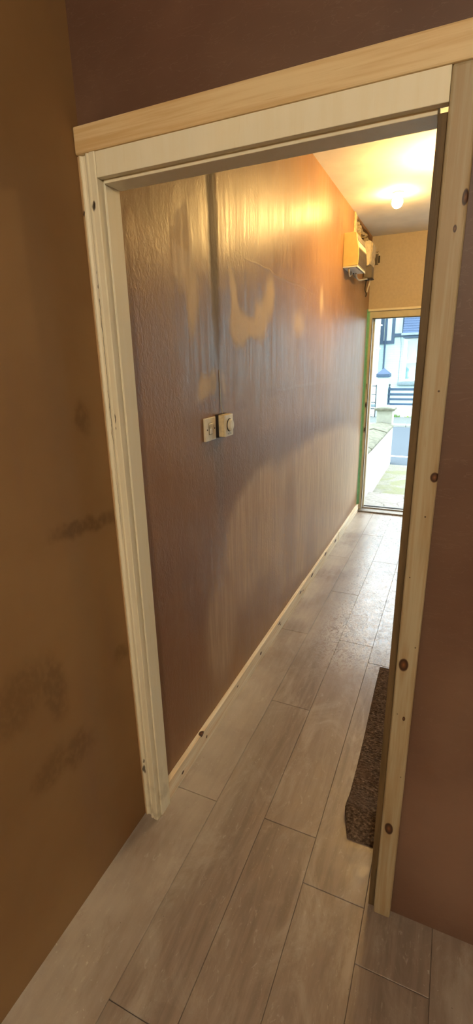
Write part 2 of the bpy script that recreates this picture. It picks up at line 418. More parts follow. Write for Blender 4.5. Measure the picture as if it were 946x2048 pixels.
MAT = {
    'hall': m_hall_plaster(), 'room': m_room_plaster(), 'part': m_partition_plaster(),
    'far': simple('peach_lining_paper', (0.50, 0.43, 0.34), 0.75, 0.04, 45, 0.2, spec=0.2),
    'ceil': simple('white_ceiling', (0.76, 0.74, 0.70), 0.8, 0.05, 6, 0.1, spec=0.2),
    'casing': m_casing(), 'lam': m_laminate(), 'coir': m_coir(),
    'lining': simple('dark_wood_lining', (0.125, 0.080, 0.034), 0.6, 0.25, 12, 0.2, stretch=(6, 6, 0.3), spec=0.3),
    'slab': simple('subfloor', (0.07, 0.05, 0.04), 0.9, 0.2, 20),
    'plate': simple('aged_white_plastic', (0.80, 0.73, 0.55), 0.38, 0.06, 40, 0.03),
    'plate2': simple('smeared_white_plastic', (0.74, 0.62, 0.38), 0.45, 0.14, 60, 0.1),
    'dial': simple('off_white_dial', (0.82, 0.77, 0.62), 0.3, 0.04, 40, 0.02),
    'dark': simple('dark_gap', (0.03, 0.022, 0.016), 0.7, 0.2, 40),
    'cu': simple('yellowed_white_plastic', (0.55, 0.43, 0.18), 0.4, 0.06, 20, 0.03),
    'cuwhite': simple('white_plastic', (0.72, 0.73, 0.70), 0.35, 0.04, 20, 0.03),
    'smoke': simple('smoked_grey_plastic', (0.065, 0.052, 0.044), 0.32, 0.08, 30, 0.02),
    'stripgrey': simple('grey_fuse_strip', (0.20, 0.17, 0.13), 0.5, 0.1, 30, 0.03),
    'jb': simple('dusty_cream_plastic', (0.70, 0.61, 0.43), 0.6, 0.12, 40, 0.2),
    'trunk': simple('grey_trunking', (0.12, 0.10, 0.08), 0.5, 0.1, 20, 0.05),
    'cable': simple('pale_grey_cable', (0.48, 0.42, 0.33), 0.5, 0.1, 30, 0.05),
    'hole': simple('raw_brown_masonry', (0.16, 0.085, 0.03), 0.95, 0.5, 28, 0.8, spec=0.1),
    'lath': simple('raw_lath', (0.52, 0.38, 0.19), 0.8, 0.25, 20, 0.3, stretch=(6, 1, 6), spec=0.2),
    'plas': simple('broken_plaster', (0.60, 0.50, 0.34), 0.9, 0.2, 40, 0.6, spec=0.1),
    'steel': simple('dull_steel', (0.32, 0.28, 0.22), 0.45, 0.2, 30, 0.05, metallic=0.7),
    'upvc': simple('cream_door_frame', (0.52, 0.50, 0.40), 0.45, 0.07, 12, 0.03),
    'bead': simple('pale_head_bead', (0.72, 0.69, 0.58), 0.4, 0.05, 12, 0.03),
    'tape': simple('green_tape', (0.20, 0.50, 0.27), 0.55, 0.1, 30, 0.1),
    'rubber': simple('black_rubber', (0.02, 0.018, 0.016), 0.5, 0.2, 30),
    'sill': simple('dirty_aluminium', (0.22, 0.195, 0.165), 0.45, 0.3, 30, 0.1, metallic=0.5, stretch=(1, 5, 1)),
    'path': m_path(), 'apron': m_apron(),
    'road': simple('grey_asphalt', (0.068, 0.085, 0.102), 0.85, 0.14, 60, 0.4, spec=0.2),
    'paving': simple('paving', (0.11, 0.125, 0.12), 0.85, 0.1, 20, 0.2, spec=0.2),
    'kerb': simple('pale_kerb', (0.25, 0.27, 0.25), 0.8, 0.1, 20, 0.2, spec=0.2),
    'line': simple('worn_road_paint', (0.72, 0.73, 0.70), 0.8, 0.1, 30, 0.1, spec=0.2),
    'render': m_render_wall(),
    'cope': simple('lichened_coping', (0.145, 0.145, 0.11), 0.9, 0.22, 16, 0.4, spec=0.1),
    'cream': simple('cream_paint', (0.34, 0.35, 0.30), 0.7, 0.06, 16, 0.1, spec=0.2),
    'brick': m_painted_brick(),
    'pebble': simple('pebbledash', (0.35, 0.43, 0.42), 0.9, 0.10, 70, 0.5, spec=0.1),
    'blue': simple('slate_blue_paint', (0.022, 0.050, 0.090), 0.6, 0.1, 16, 0.05),
    'slate': simple('blue_slate', (0.028, 0.056, 0.112), 0.7, 0.18, 30, 0.2),
    'bwhite': simple('white_gloss_paint', (0.70, 0.76, 0.75), 0.4, 0.03, 16, 0.03),
    'iron': simple('black_iron', (0.03, 0.035, 0.04), 0.45, 0.2, 30, 0.05),
    'lead': simple('grey_lead', (0.13, 0.18, 0.20), 0.5, 0.12, 20, 0.1),
    'grass': simple('weedy_grass', (0.10, 0.20, 0.05), 0.9, 0.4, 60, 0.3, spec=0.1),
    'lime': simple('pale_lime_weeds', (0.22, 0.33, 0.08), 0.9, 0.3, 60, 0.3, spec=0.1),
    'curtain': simple('pale_net_curtain', (0.52, 0.64, 0.64), 0.9, 0.12, 12, 0.1, stretch=(6, 6, 0.4)),
}
tg = NT('window_glass')
gl = tg.n('BsdfGlossy', {'Color': (0.9, 0.97, 1, 1), 'Roughness': 0.03})
tr = tg.n('BsdfTransparent', {'Color': (0.86, 0.95, 0.95, 1)})
mx = tg.n('MixShader', {0: 0.16})
tg.t.links.new(tr.outputs[0], mx.inputs[1])
tg.t.links.new(gl.outputs[0], mx.inputs[2])
tg.t.links.new(mx.outputs[0], tg.out.inputs[0])
MAT['glass'] = tg.m
SK_KNOTS = [((-0.811, y, z), (0.012, a, b)) for y, z, a, b in ((1.39, 0.078, 0.014, 0.011), (1.425, 0.033, 0.006, 0.006), (1.225, 0.037, 0.008, 0.006), (2.06, 0.044, 0.013, 0.007),
            (2.365, 0.060, 0.016, 0.007), (2.385, 0.042, 0.010, 0.004), (2.80, 0.056, 0.020, 0.008), (2.86, 0.04, 0.012, 0.005), (3.10, 0.05, 0.028, 0.011), (3.5, 0.06, 0.03, 0.012), (3.85, 0.045, 0.03, 0.012), (1.75, 0.055, 0.007, 0.004))]
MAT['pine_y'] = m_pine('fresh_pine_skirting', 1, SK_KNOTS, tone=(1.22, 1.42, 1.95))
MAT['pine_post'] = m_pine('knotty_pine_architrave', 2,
    [((-0.018, 1.0385, 1.812), (0.0050, 0.05, 0.012)), ((-0.0215, 1.0385, 1.312), (0.0075, 0.05, 0.010)), ((-0.044, 1.0385, 0.852), (0.0105, 0.05, 0.017)),
     ((-0.030, 1.0385, 0.700), (0.0030, 0.05, 0.006)), ((-0.040, 1.0385, 0.335), (0.010, 0.05, 0.018)), ((-0.030, 1.0385, 1.765), (0.0030, 0.05, 0.006))],
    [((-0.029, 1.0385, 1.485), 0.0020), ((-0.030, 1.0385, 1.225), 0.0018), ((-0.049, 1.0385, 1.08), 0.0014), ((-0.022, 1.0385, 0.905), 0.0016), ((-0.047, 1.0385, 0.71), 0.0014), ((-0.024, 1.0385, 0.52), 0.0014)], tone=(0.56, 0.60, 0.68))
MAT['pine_x'] = m_pine('pine_head', 0)

# ------------------------------------------------------------------ mesh helpers
class MB:
    def __init__(s):
        s.v = []
        s.f = []
    def add(s, vs, fs):
        b = len(s.v)
        s.v += [tuple(x) for x in vs]
        s.f += [tuple(b + i for i in f) for f in fs]
        return s
    def box(s, x0, x1, y0, y1, z0, z1):
        return s.add([(x0, y0, z0), (x1, y0, z0), (x1, y1, z0), (x0, y1, z0), (x0, y0, z1), (x1, y0, z1), (x1, y1, z1), (x0, y1, z1)],
                     [(0, 3, 2, 1), (4, 5, 6, 7), (0, 1, 5, 4), (1, 2, 6, 5), (2, 3, 7, 6), (3, 0, 4, 7)])
    def prism(s, poly, axis, a, b):
        """poly: 2D points in the two other axes (order x,y,z without axis)."""
        def put(p, q):
            l = [p[0], p[1]]
            l.insert(axis, q)
            return tuple(l)
        n = len(poly)
        vs = [put(p, a) for p in poly] + [put(p, b) for p in poly]
        fs = [tuple(range(n))[::-1], tuple(range(n, 2 * n))] + [(i, (i + 1) % n, n + (i + 1) % n, n + i) for i in range(n)]
        return s.add(vs, fs)
    def tube(s, pts, r, seg=8, closed=False):
        pts = [Vector(p) for p in pts]
        n = len(pts)
        rings = []
        up = Vector((0.13, 0.21, 0.97))
        for i, p in enumerate(pts):
            a = pts[max(i - 1, 0)] if not closed else pts[i - 1]
            b = pts[min(i + 1, n - 1)] if not closed else pts[(i + 1) % n]
            d = (b - a).normalized()
            u = d.cross(up)
            if u.length < 1e-3:
                u = d.cross(Vector((1, 0, 0)))
            u.normalize()
            q = d.cross(u)
            rr = r[i] if isinstance(r, (list, tuple)) else r
            rings.append([p + (u * math.cos(2 * PI * k / seg) + q * math.sin(2 * PI * k / seg)) * rr for k in range(seg)])
        vs = [x for rg in rings for x in rg]
        fs = []
        for i in range(n if closed else n - 1):
            j = (i + 1) % n
            for k in range(seg):
                fs.append((i * seg + k, i * seg + (k + 1) % seg, j * seg + (k + 1) % seg, j * seg + k))
        if not closed:
            fs += [tuple(range(seg))[::-1], tuple(range((n - 1) * seg, n * seg))]
        return s.add(vs, fs)
    def lathe(s, prof, c, axis=2, seg=24):
        """prof: list of (radius, height along axis)."""
        vs = []
        for r, h in prof:
            for k in range(seg):
                a = 2 * PI * k / seg
                p = [math.cos(a) * r, math.sin(a) * r]
                p.insert(axis, h)
                vs.append((c[0] + p[0], c[1] + p[1], c[2] + p[2]))
        n = len(prof)
        fs = []
        for i in range(n - 1):
            for k in range(seg):
                fs.append((i * seg + k, i * seg + (k + 1) % seg, (i + 1) * seg + (k + 1) % seg, (i + 1) * seg + k))
        fs += [tuple(range(seg))[::-1], tuple(range((n - 1) * seg, n * seg))]
        return s.add(vs, fs)
    def build(s, name, mat, parent=None, bevel=0.0, seg=2, smooth=False):
        me = bpy.data.meshes.new(name)
        me.from_pydata(s.v, [], s.f)
        bm = bmesh.new()
        bm.from_mesh(me)
        bmesh.ops.recalc_face_normals(bm, faces=bm.faces)
        if bevel:
            es = [e for e in bm.edges if len(e.link_faces) == 2 and e.calc_face_angle(0) > 0.5]
            bmesh.ops.bevel(bm, geom=es, offset=bevel, segments=seg, profile=0.5, affect='EDGES', clamp_overlap=True)
        bm.to_mesh(me)
        bm.free()
        if smooth:
            for p in me.polygons:
                p.use_smooth = True
        me.materials.append(MAT[mat] if isinstance(mat, str) else mat)
        o = bpy.data.objects.new(name, me)
        COL.objects.link(o)
        if parent is not None:
            o.parent = parent
        return o

def box(name, mat, parent, *a, bevel=0.0):
    return MB().box(*a).build(name, mat, parent, bevel)
def tag(o, label=None, cat=None, group=None, kind=None):
    if label: o['label'] = label
    if cat: o['category'] = cat
    if group: o['group'] = group
    if kind: o['kind'] = kind
    return o
def empty(name, loc=(0, 0, 0)):
    o = bpy.data.objects.new(name, None)
    o.empty_display_size = 0.1
    COL.objects.link(o)
    o.location = loc
    return o
def root(name, label, cat, group=None):
    return tag(empty(name), label, cat, group)
def struct(name, label, cat):
    return tag(empty(name), label, cat, kind='structure')
def settle(r, loc):
    """move an Empty to the thing's base while its parts stay where they are."""
    r.location = loc
    for ch in r.children:
        ch.matrix_parent_inverse = Matrix.Translation(loc).inverted()
    return r

# ------------------------------------------------------------------ the shell
XL, XN = -0.829, -0.863       # left wall in the hallway / in the near room
XR = 2.30                     # right wall of the hallway
YP0, YP1 = 1.062, 1.115       # partition
YF = 4.96                     # far wall (front wall of the house)
ZC = 2.60

# floor: sub-floor with real planks on top (top face at z = 0)
floor = tag(box('floor', 'slab', None, -0.95, XR, -2.2, 5.0, -0.10, -0.011), 'dusty grey-brown wood-effect laminate plank floor running down the hallway', 'floor', kind='structure')
PLANKS = {}
def plank_mesh(L, W):
    key = (round(L, 3), round(W, 3))
    if key not in PLANKS:
        b = 0.0011
        g = 0.0004
        x0, x1, y0, y1 = g, W - g, g + 0.0010, L - g
        vs = [(x0, y0, -0.0105), (x1, y0, -0.0105), (x1, y1, -0.0105), (x0, y1, -0.0105),
              (x0, y0, -b), (x1, y0, -b), (x1, y1, -b), (x0, y1, -b),
              (x0 + b, y0 + b, 0), (x1 - b, y0 + b, 0), (x1 - b, y1 - b, 0), (x0 + b, y1 - b, 0)]
        fs = [(0, 3, 2, 1), (8, 9, 10, 11)]
        for i in range(4):
            j = (i + 1) % 4
            fs += [(i, j, 4 + j, 4 + i), (4 + i, 4 + j, 8 + j, 8 + i)]
        me = bpy.data.meshes.new('plank')
        me.from_pydata(vs, [], fs)
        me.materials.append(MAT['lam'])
        PLANKS[key] = me
    return PLANKS[key]
row_joint = {0: 1.19, 1: 1.786, 2: 1.195, 3: 2.257}
for r in range(18):
    x0 = -0.834 + 0.187 * r
    x1 = min(x0 + 0.187, XR)
    if r == 0:
        x0 -= 0.03
    if x1 - x0 < 0.02:
        continue
    j0 = row_joint.get(r, 1.0 + 0.37 * ((r * 5) % 7) / 2)
    ys = sorted(set([-2.2, 4.93] + [round(j0 + 1.219 * k, 4) for k in range(-4, 5) if -2.15 < j0 + 1.219 * k < 4.88]))
    for a, b in zip(ys[:-1], ys[1:]):
        if x0 > XR + 0.02 and a > YP1:
            continue
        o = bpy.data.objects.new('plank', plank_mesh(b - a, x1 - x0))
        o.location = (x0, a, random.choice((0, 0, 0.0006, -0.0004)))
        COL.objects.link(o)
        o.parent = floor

tag(box('ceiling', 'ceil', None, -0.95, (XR + 0.1), -2.3, 5.06, ZC, ZC + 0.1), 'white painted plaster ceiling above the hallway', 'ceiling', kind='structure')

# left hallway wall with a ragged hole high up in the far corner
HY0, HY1, HZ0, HZ1 = 4.20, 4.945, 2.40, 2.575
mb = MB()
edge_pts = [(4.20, 2.575), (4.17, 2.50), (4.19, 2.42), (4.30, 2.39), (4.55, 2.40), (4.80, 2.38), (4.935, 2.41), (4.945, 2.50), (4.93, 2.56), (4.74, 2.585), (4.50, 2.575), (4.33, 2.588)]
outer = [(1.062, 0.0), (YF, 0.0), (YF, ZC), (1.062, ZC)]
bmw = bmesh.new()
for X in (XL,):
    ov = [bmw.verts.new((X, y, z)) for y, z in outer]
    iv = [bmw.verts.new((X, y, z)) for y, z in edge_pts]
    es = [bmw.edges.new((ov[i], ov[(i + 1) % 4])) for i in range(4)] + [bmw.edges.new((iv[i], iv[(i + 1) % len(iv)])) for i in range(len(iv))]
    bmesh.ops.triangle_fill(bmw, use_beauty=True, use_dissolve=False, edges=es)
    bk = [bmw.verts.new((X - 0.05, y + (0.01 if y < 4.5 else -0.01), z)) for y, z in edge_pts]
    for i in range(len(iv)):
        j = (i + 1) % len(iv)
        bmw.faces.new((iv[i], iv[j], bk[j], bk[i]))
bmesh.ops.recalc_face_normals(bmw, faces=bmw.faces)
me = bpy.data.meshes.new('wall_left')
bmw.to_mesh(me)
bmw.free()
me.materials.append(MAT['hall'])
wl = bpy.data.objects.new('wall_left', me)
COL.objects.link(wl)
tag(wl, 'long left hallway wall of freshly skimmed, patchily drying brown plaster', 'wall', kind='structure')
box('masonry_back', 'hole', wl, XL - 0.12, XL - 0.05, 1.1, YF, 0.0, ZC)
tag(box('wall_room_left', 'room', None, XN - 0.12, XN, -2.3, YP0 + 0.05, 0, ZC), 'dark brown plastered wall at the left edge beside the cream casing', 'wall', kind='structure')
tag(box('wall_back', 'room', None, XN - 0.12, (XR + 0.1), -2.3, -2.2, 0, ZC), 'brown plastered wall behind the viewer', 'wall', kind='structure')
tag(box('wall_room_right', 'room', None, XR, (XR + 0.1), -2.2, YP1, 0, ZC), 'brown plastered wall at the right of the near room', 'wall', kind='structure')
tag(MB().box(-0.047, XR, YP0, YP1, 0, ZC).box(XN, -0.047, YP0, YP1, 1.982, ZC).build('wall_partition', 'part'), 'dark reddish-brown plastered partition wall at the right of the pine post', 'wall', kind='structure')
tag(box('wall_right', 'hall', None, XR, XR + 0.1, YP1, YF + 0.1, 0, ZC), 'brown plastered wall on the right side of the hallway', 'wall', kind='structure')
DXR = 0.10     # right outer edge of the front door frame
tag(MB().box(XL - 0.12, DXR, YF, YF + 0.10, 1.987, ZC).box(DXR, 0.16, YF, YF + 0.1, -0.1, ZC).box(0.16, 1.36, YF, YF + 0.1, -0.1, 0.35).box(0.16, 1.36, YF, YF + 0.1, 2.35, ZC).box(1.36, XR + 0.1, YF, YF + 0.1, -0.1, ZC).build('wall_far', 'far'), 'peach-beige papered end wall above the front door', 'wall', kind='structure')
tag(MB().box(-9, XL, YF + 0.10, YF + 0.32, -0.3, 5.2).box(DXR + 0.02, 0.16, YF + 0.10, YF + 0.32, -0.3, 5.2).box(1.36, 7, YF + 0.10, YF + 0.32, -0.3, 5.2).box(0.16, 1.36, YF + 0.10, YF + 0.32, -0.3, 0.35).box(0.16, 1.36, YF + 0.10, YF + 0.32, 2.35, 5.2).box(XL, DXR + 0.02, YF + 0.10, YF + 0.32, 2.02, 5.2).build('wall_front_outside', 'render'),
    'outside face of the front wall around the front door', 'wall', kind='structure')

# ------------------------------------------------------------------ inner door frame
# left: old cream painted casing (moulded architrave + lining)
t1 = struct('trim_1', 'old cream-painted moulded door casing with chips and screw holes, left of the opening', 'door casing')
ay = 1.0385
prof = [(XN, 1.062), (XN, 1.048), (-0.8575, 1.0455), (-0.8535, 1.0445), (-0.8530, 1.0475), (-0.848, 1.0500), (-0.842, 1.0495), (-0.8375, 1.0465), (-0.8345, 1.0420),
        (-0.8320, 1.0400), (-0.8285, 1.0400), (-0.8265, 1.0425), (-0.8245, 1.0425), (-0.822, 1.0395), (-0.8085, ay), (-0.806, 1.0405), (-0.806, 1.062)]
MB().prism(prof, 2, 0.0, 2.012).build('architrave', 'casing', t1)
MB().prism([(XN + 0.001, 1.0625), (-0.8045, 1.0625), (-0.802, 1.065), (-0.802, 1.1175), (-0.804, 1.1195), (XN + 0.001, 1.1195)], 2, 0.0, 1.985).build('jamb_lining', 'casing', t1)
# right: raw pine architrave over a darker brown lining
t2 = struct('trim_2', 'raw knotty pine door architrave on a darker wood lining, right of the opening', 'door casing')
MB().box(-0.0603, -0.0138, ay, YP0 - 0.0005, 0.0, 2.012).build('architrave', 'pine_post', t2, bevel=0.0055, seg=3)
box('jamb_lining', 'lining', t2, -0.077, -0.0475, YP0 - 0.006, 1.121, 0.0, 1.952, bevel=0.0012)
# head
t3 = struct('trim_3', 'pine head board across the top of the inner doorway', 'door casing')
box('architrave', 'pine_x', t3, -0.862, -0.0145, ay + 0.001, YP0 - 0.0005, 2.0125, 2.068, bevel=0.004)
box('head_lining', 'casing', t3, -0.801, -0.078, YP0 - 0.004, 1.119, 1.952, 1.981, bevel=0.0012)
box('head_lining_fillet', 'casing', t3, -0.8055, -0.0605, ay + 0.002, YP0 - 0.0045, 1.960, 2.0118, bevel=0.0012)

# skirting board: butt-jointed pine lengths
bb = struct('baseboard_left', 'fresh knotty pine skirting board in butted lengths along the left hallway wall', 'skirting board')
def skirt(y0, y1, dx=0.0, dz=0.0):
    p = [(XL + 0.0005, 0.0008), (XL + 0.019 + dx, 0.0008), (XL + 0.019 + dx, 0.079 + dz), (XL + 0.0005, 0.079 + dz)]
    MB().prism(p, 1, y0, y1).build('skirting_length', 'pine_y', bb, bevel=0.001, seg=1)
skirt(1.1205, 2.935, 0.001, 0.002)
skirt(2.9375, 3.98, -0.002, -0.002)
skirt(3.982, 4.935)

# ------------------------------------------------------------------ front door frame (door stands open, out of sight)
d1 = struct('door_1', 'cream front door frame standing open to the bright street', 'door frame')
jl = MB().prism([(XL + 0.004, 4.93), (-0.786, 4.93), (-0.781, 4.936), (-0.781, 4.985), (-0.765, 4.985), (-0.765, 5.05), (XL + 0.004, 5.05)], 2, 0.012, 1.965).build('jamb', 'upvc', d1)
jr = box('jamb', 'upvc', d1, 0.05, DXR - 0.001, 4.93, 5.05, 0.012, 1.965, bevel=0.003)
box('head', 'upvc', d1, XL + 0.004, DXR - 0.001, 4.931, 5.05, 1.905, 1.9655, bevel=0.003)
box('head_bead', 'bead', d1, XL + 0.006, DXR - 0.001, 4.915, 4.9595, 1.966, 1.9865, bevel=0.003)
MB().box(-0.7845, -0.7795, 4.925, 4.931, 0.03, 1.90).build('gasket', 'rubber', d1)
MB().box(-0.783, 0.05, 4.925, 4.931, 1.898, 1.906).build('gasket', 'rubber', d1)
sill = MB().prism([(4.895, 0.0), (5.07, 0.0), (5.07, 0.035), (5.01, 0.040), (4.96, 0.040), (4.955, 0.028), (4.915, 0.024), (4.895, 0.016)], 0, -0.823, DXR - 0.002).build('threshold', 'sill', d1)
box('threshold_gasket', 'rubber', sill, -0.78, 0.05, 5.0, 5.018, 0.039, 0.047)
for z, h in ((1.105, 0.030), (0.862, 0.030)):
    k = box('strike_plate', 'steel', d1, -0.805, -0.786, 4.9262, 4.9302, z - h, z + h)
    box('strike_slot', 'dark', k, -0.802, -0.790, 4.9252, 4.9264, z - h * 0.55, z + h * 0.55)
box('lock_strip', 'steel', d1, -0.7905, -0.7865, 4.9262, 4.9304, 0.90, 1.07)
box('strike_plate', 'steel', d1, -0.806, -0.794, 4.9262, 4.9302, 1.255, 1.31)
w1 = struct('added_window', 'unseen white framed window added beside the front door for daylight, hidden behind the right post', 'window')  # added out of view to let more daylight into the hallway
MB().box(0.161, 0.215, 4.985, 5.045, 0.351, 2.349).box(1.305, 1.359, 4.985, 5.045, 0.351, 2.349).box(0.215, 1.305, 4.985, 5.045, 0.351, 0.41).box(0.215, 1.305, 4.985, 5.045, 2.29, 2.349).box(0.735, 0.785, 4.985, 5.045, 0.41, 2.29).build('window_frame', 'bwhite', w1)
box('pane', 'glass', w1, 0.2155, 0.7345, 5.010, 5.016, 0.4105, 2.2895)
box('pane', 'glass', w1, 0.7855, 1.3045, 5.010, 5.016, 0.4105, 2.2895)
box('window_board', 'bwhite', w1, 0.13, 1.39, 4.86, 4.9595, 0.32, 0.3495, bevel=0.004)
tg_ = MB()
N = 14
vs_, fs_ = [], []
for i in range(N + 1):
    z = 0.078 + (1.985 - 0.078) * i / N
    wob = 0.003 * math.sin(i * 2.1)
    for (x, y) in ((XL + 0.0006, 4.895 + wob), (XL + 0.009, 4.922), (XL + 0.022 + wob * 0.6, 4.9285), (XL + 0.022 + wob * 0.6, 4.9305), (XL + 0.0006, 4.9305)):
        vs_.append((x, y, z))
for i in range(N):
    for k in range(5):
        fs_.append((i * 5 + k, i * 5 + (k + 1) % 5, (i + 1) * 5 + (k + 1) % 5, (i + 1) * 5 + k))
fs_ += [(4, 3, 2, 1, 0), tuple(range(N * 5, N * 5 + 5))]
tag(tg_.add(vs_, fs_).build('green_masking_tape', 'tape'), 'green masking tape running down the edge of the front door frame', 'tape')

# ------------------------------------------------------------------ switches on the left wall
sw = root('light_switch', 'flat single rocker light switch plate, left of the dial box', 'light switch')
y0, y1, z0, z1 = 1.549, 1.637, 1.266, 1.352
MB().box(XL + 0.0003, XL + 0.009, y0, y1, z0, z1).build('face_plate', 'plate', sw, bevel=0.0025, seg=2)
MB().prism([(XL + 0.009, 1.290), (XL + 0.0125, 1.292), (XL + 0.0105, 1.311), (XL + 0.0145, 1.330), (XL + 0.009, 1.332)], 1, 1.579, 1.607).build('rocker', 'plate', sw, bevel=0.0008)
MB().box(XL + 0.0088, XL + 0.0093, 1.5782, 1.6078, 1.2892, 1.3328).build('rocker_surround', 'dark', sw)
for yy in (1.5645, 1.6245):
    MB().lathe([(0.0032, 0.0086), (0.0032, 0.0098), (0.0001, 0.0094)], (XL, yy, 1.309), 0, 10).build('screw', 'dark', sw)
settle(sw, (XL, 1.593, 1.266))
db = root('dial_timer_box', 'cream box with a round dial knob, right of the flat light switch', 'dial switch')
y0, y1, z0, z1 = 1.655, 1.727, 1.271, 1.354
MB().box(XL + 0.0002, XL + 0.012, y0 - 0.003, y1 + 0.002, z0 - 0.003, z1 + 0.002).build('recess_gap', 'dark', db)
MB().box(XL + 0.006, XL + 0.034, y0, y1, z0, z1).build('back_box', 'plate2', db, bevel=0.003)
MB().box(XL + 0.0338, XL + 0.0405, y0, y1, z0, z1).build('face_plate', 'plate', db, bevel=0.0025)
MB().lathe([(0.0255, 0.0400), (0.0255, 0.0415), (0.0232, 0.0425), (0.0228, 0.0428)], (XL, 1.692, 1.314), 0, 32).build('dial_ring', 'dark', db, smooth=False)
kn = MB().lathe([(0.0226, 0.0424), (0.0224, 0.0485), (0.0205, 0.0505), (0.0001, 0.0510)], (XL, 1.692, 1.314), 0, 32).build('knob', 'dial', db)
MB().lathe([(0.0165, 0.0507), (0.016, 0.0518), (0.0001, 0.0519)], (XL, 1.692, 1.314), 0, 28).build('knob_cap', 'plate', kn)
for k, (zz) in enumerate((1.2785, 1.2825)):
    MB().box(XL + 0.0403, XL + 0.0409, 1.674, 1.708, zz, zz + 0.0012).build('face_groove', 'dark', db)
settle(db, (XL, 1.691, 1.271))
wire = MB().tube([(XL + 0.008, 1.700, 1.3545), (XL + 0.0025, 1.699, 1.40), (XL + 0.0015, 1.697, 1.46), (XL + 0.001, 1.696, 1.52)], 0.0016, 6).build('thin_wire', 'cable')
tag(wire, 'thin pale wire rising from the top of the dial box', 'wire')

# ------------------------------------------------------------------ meter and fuse boxes in the far top corner
cu = root('fuse_box', 'yellowed white fuse box with a smoked grey cover, high on the left wall', 'fuse box')
pf = [(XL, 2.392), (-0.752, 2.394), (-0.742, 2.388), (-0.735, 2.350), (-0.722, 2.293), (-0.7185, 2.24), (-0.7225, 2.182), (XL, 2.178)]
MB().prism(pf, 1, 3.77, 4.09).build('end_cheek', 'cu', cu, bevel=0.002, seg=1)
lid = MB().prism([(-0.7345, 2.291), (-0.7215, 2.294), (-0.7150, 2.24), (-0.7195, 2.186), (-0.7345, 2.186)], 1, 3.779, 4.088).build('smoked_cover', 'smoke', cu, bevel=0.0015, seg=1)
MB().prism([(-0.7515, 2.388), (-0.7415, 2.386), (-0.7300, 2.342), (-0.7345, 2.340)], 1, 3.785, 4.08).build('upper_strip', 'stripgrey', cu)
MB().prism([(-0.734, 2.335), (-0.7295, 2.337), (-0.7195, 2.298), (-0.7265, 2.296)], 1, 3.785, 4.08).build('upper_strip', 'jb', cu)
bt = MB().box(XL, -0.7235, 3.772, 4.088, 2.170, 2.1795).build('bottom_plate', 'cuwhite', cu, bevel=0.002, seg=1)
MB().box(-0.738, -0.731, 3.773, 4.087, 2.1685, 2.1705).build('groove', 'trunk', bt)
MB().box(-0.7275, -0.7225, 3.773, 4.087, 2.1675, 2.1705).build('lip', 'bwhite', bt)
settle(cu, (XL, 3.93, 2.17))
jb = root('junction_box', 'dusty cream junction box behind the fuse box, in the corner by the ceiling', 'junction box')
MB().prism([(XL, 2.480), (-0.778, 2.485), (-0.764, 2.476), (-0.7665, 2.40), (-0.771, 2.33), (-0.776, 2.300), (-0.790, 2.296), (XL, 2.298)], 1, 4.53, 4.74).build('box_body', 'jb', jb, bevel=0.003, seg=1)
MB().prism([(-0.768, 2.479), (-0.752, 2.464), (-0.7555, 2.40), (-0.762, 2.37), (-0.758, 2.335), (-0.768, 2.305), (-0.7715, 2.31), (-0.7680, 2.38), (-0.7645, 2.462)], 1, 4.545, 4.735).build('broken_front', 'plas', jb, bevel=0.002, seg=1)
settle(jb, (XL, 4.63, 2.297))
tk = root('cable_trunking', 'short dark grey cable trunking below the cream junction box', 'trunking')
MB().box(XL + 0.010, -0.752, 4.56, 4.66, 2.205, 2.294).build('channel', 'trunk', tk, bevel=0.002)
MB().box(XL + 0.006, -0.748, 4.556, 4.664, 2.196, 2.206).build('end_collar', 'dark', tk, bevel=0.001)
settle(tk, (XL, 4.6, 2.197))
def cable(label, pts, r, mat='cable'):
    # smooth the control points
    P = [Vector(p) for p in pts]
    out = []
    for i in range(len(P) - 1):
        p0, p1, p2, p3 = P[max(i - 1, 0)], P[i], P[i + 1], P[min(i + 2, len(P) - 1)]
        for k in range(6):
            t = k / 6
            out.append(0.5 * ((2 * p1) + (p2 - p0) * t + (2 * p0 - 5 * p1 + 4 * p2 - p3) * t * t + (3 * p1 - p0 - 3 * p2 + p3) * t ** 3))
    out.append(P[-1])
    o = MB().tube(out, r, 8).build('electric_cable', mat, smooth=True)
    return tag(o, label, 'cable', 'cables under the fuse box')
cable('short pale cable looping under the near end of the fuse box', [(-0.79, 3.80, 2.169), (-0.79, 3.805, 2.145), (-0.795, 3.86, 2.128), (-0.80, 3.93, 2.142), (-0.805, 3.96, 2.168)], 0.0055)
cable('pale cable sagging from the fuse box towards the trunking', [(-0.775, 3.99, 2.160), (-0.78, 4.05, 2.140), (-0.785, 4.18, 2.140), (-0.79, 4.36, 2.165), (-0.79, 4.50, 2.188), (-0.79, 4.575, 2.198)], 0.006)
cable('second grey cable sagging behind the pale one under the fuse box', [(-0.80, 4.02, 2.168), (-0.805, 4.1, 2.155), (-0.81, 4.25, 2.158), (-0.815, 4.43, 2.175), (-0.80, 4.558, 2.215)], 0.005, 'trunk')
cable('pale cable hanging out of the bottom of the trunking', [(-0.775, 4.61, 2.197), (-0.778, 4.615, 2.165), (-0.790, 4.62, 2.125), (-0.795, 4.625, 2.10)], 0.008)
cable('dark frayed cable end hanging down in the corner', [(-0.800, 4.60, 2.197), (-0.806, 4.60, 2.16), (-0.812, 4.62, 2.12), (-0.800, 4.63, 2.085), (-0.808, 4.635, 2.065)], 0.005, 'dark')
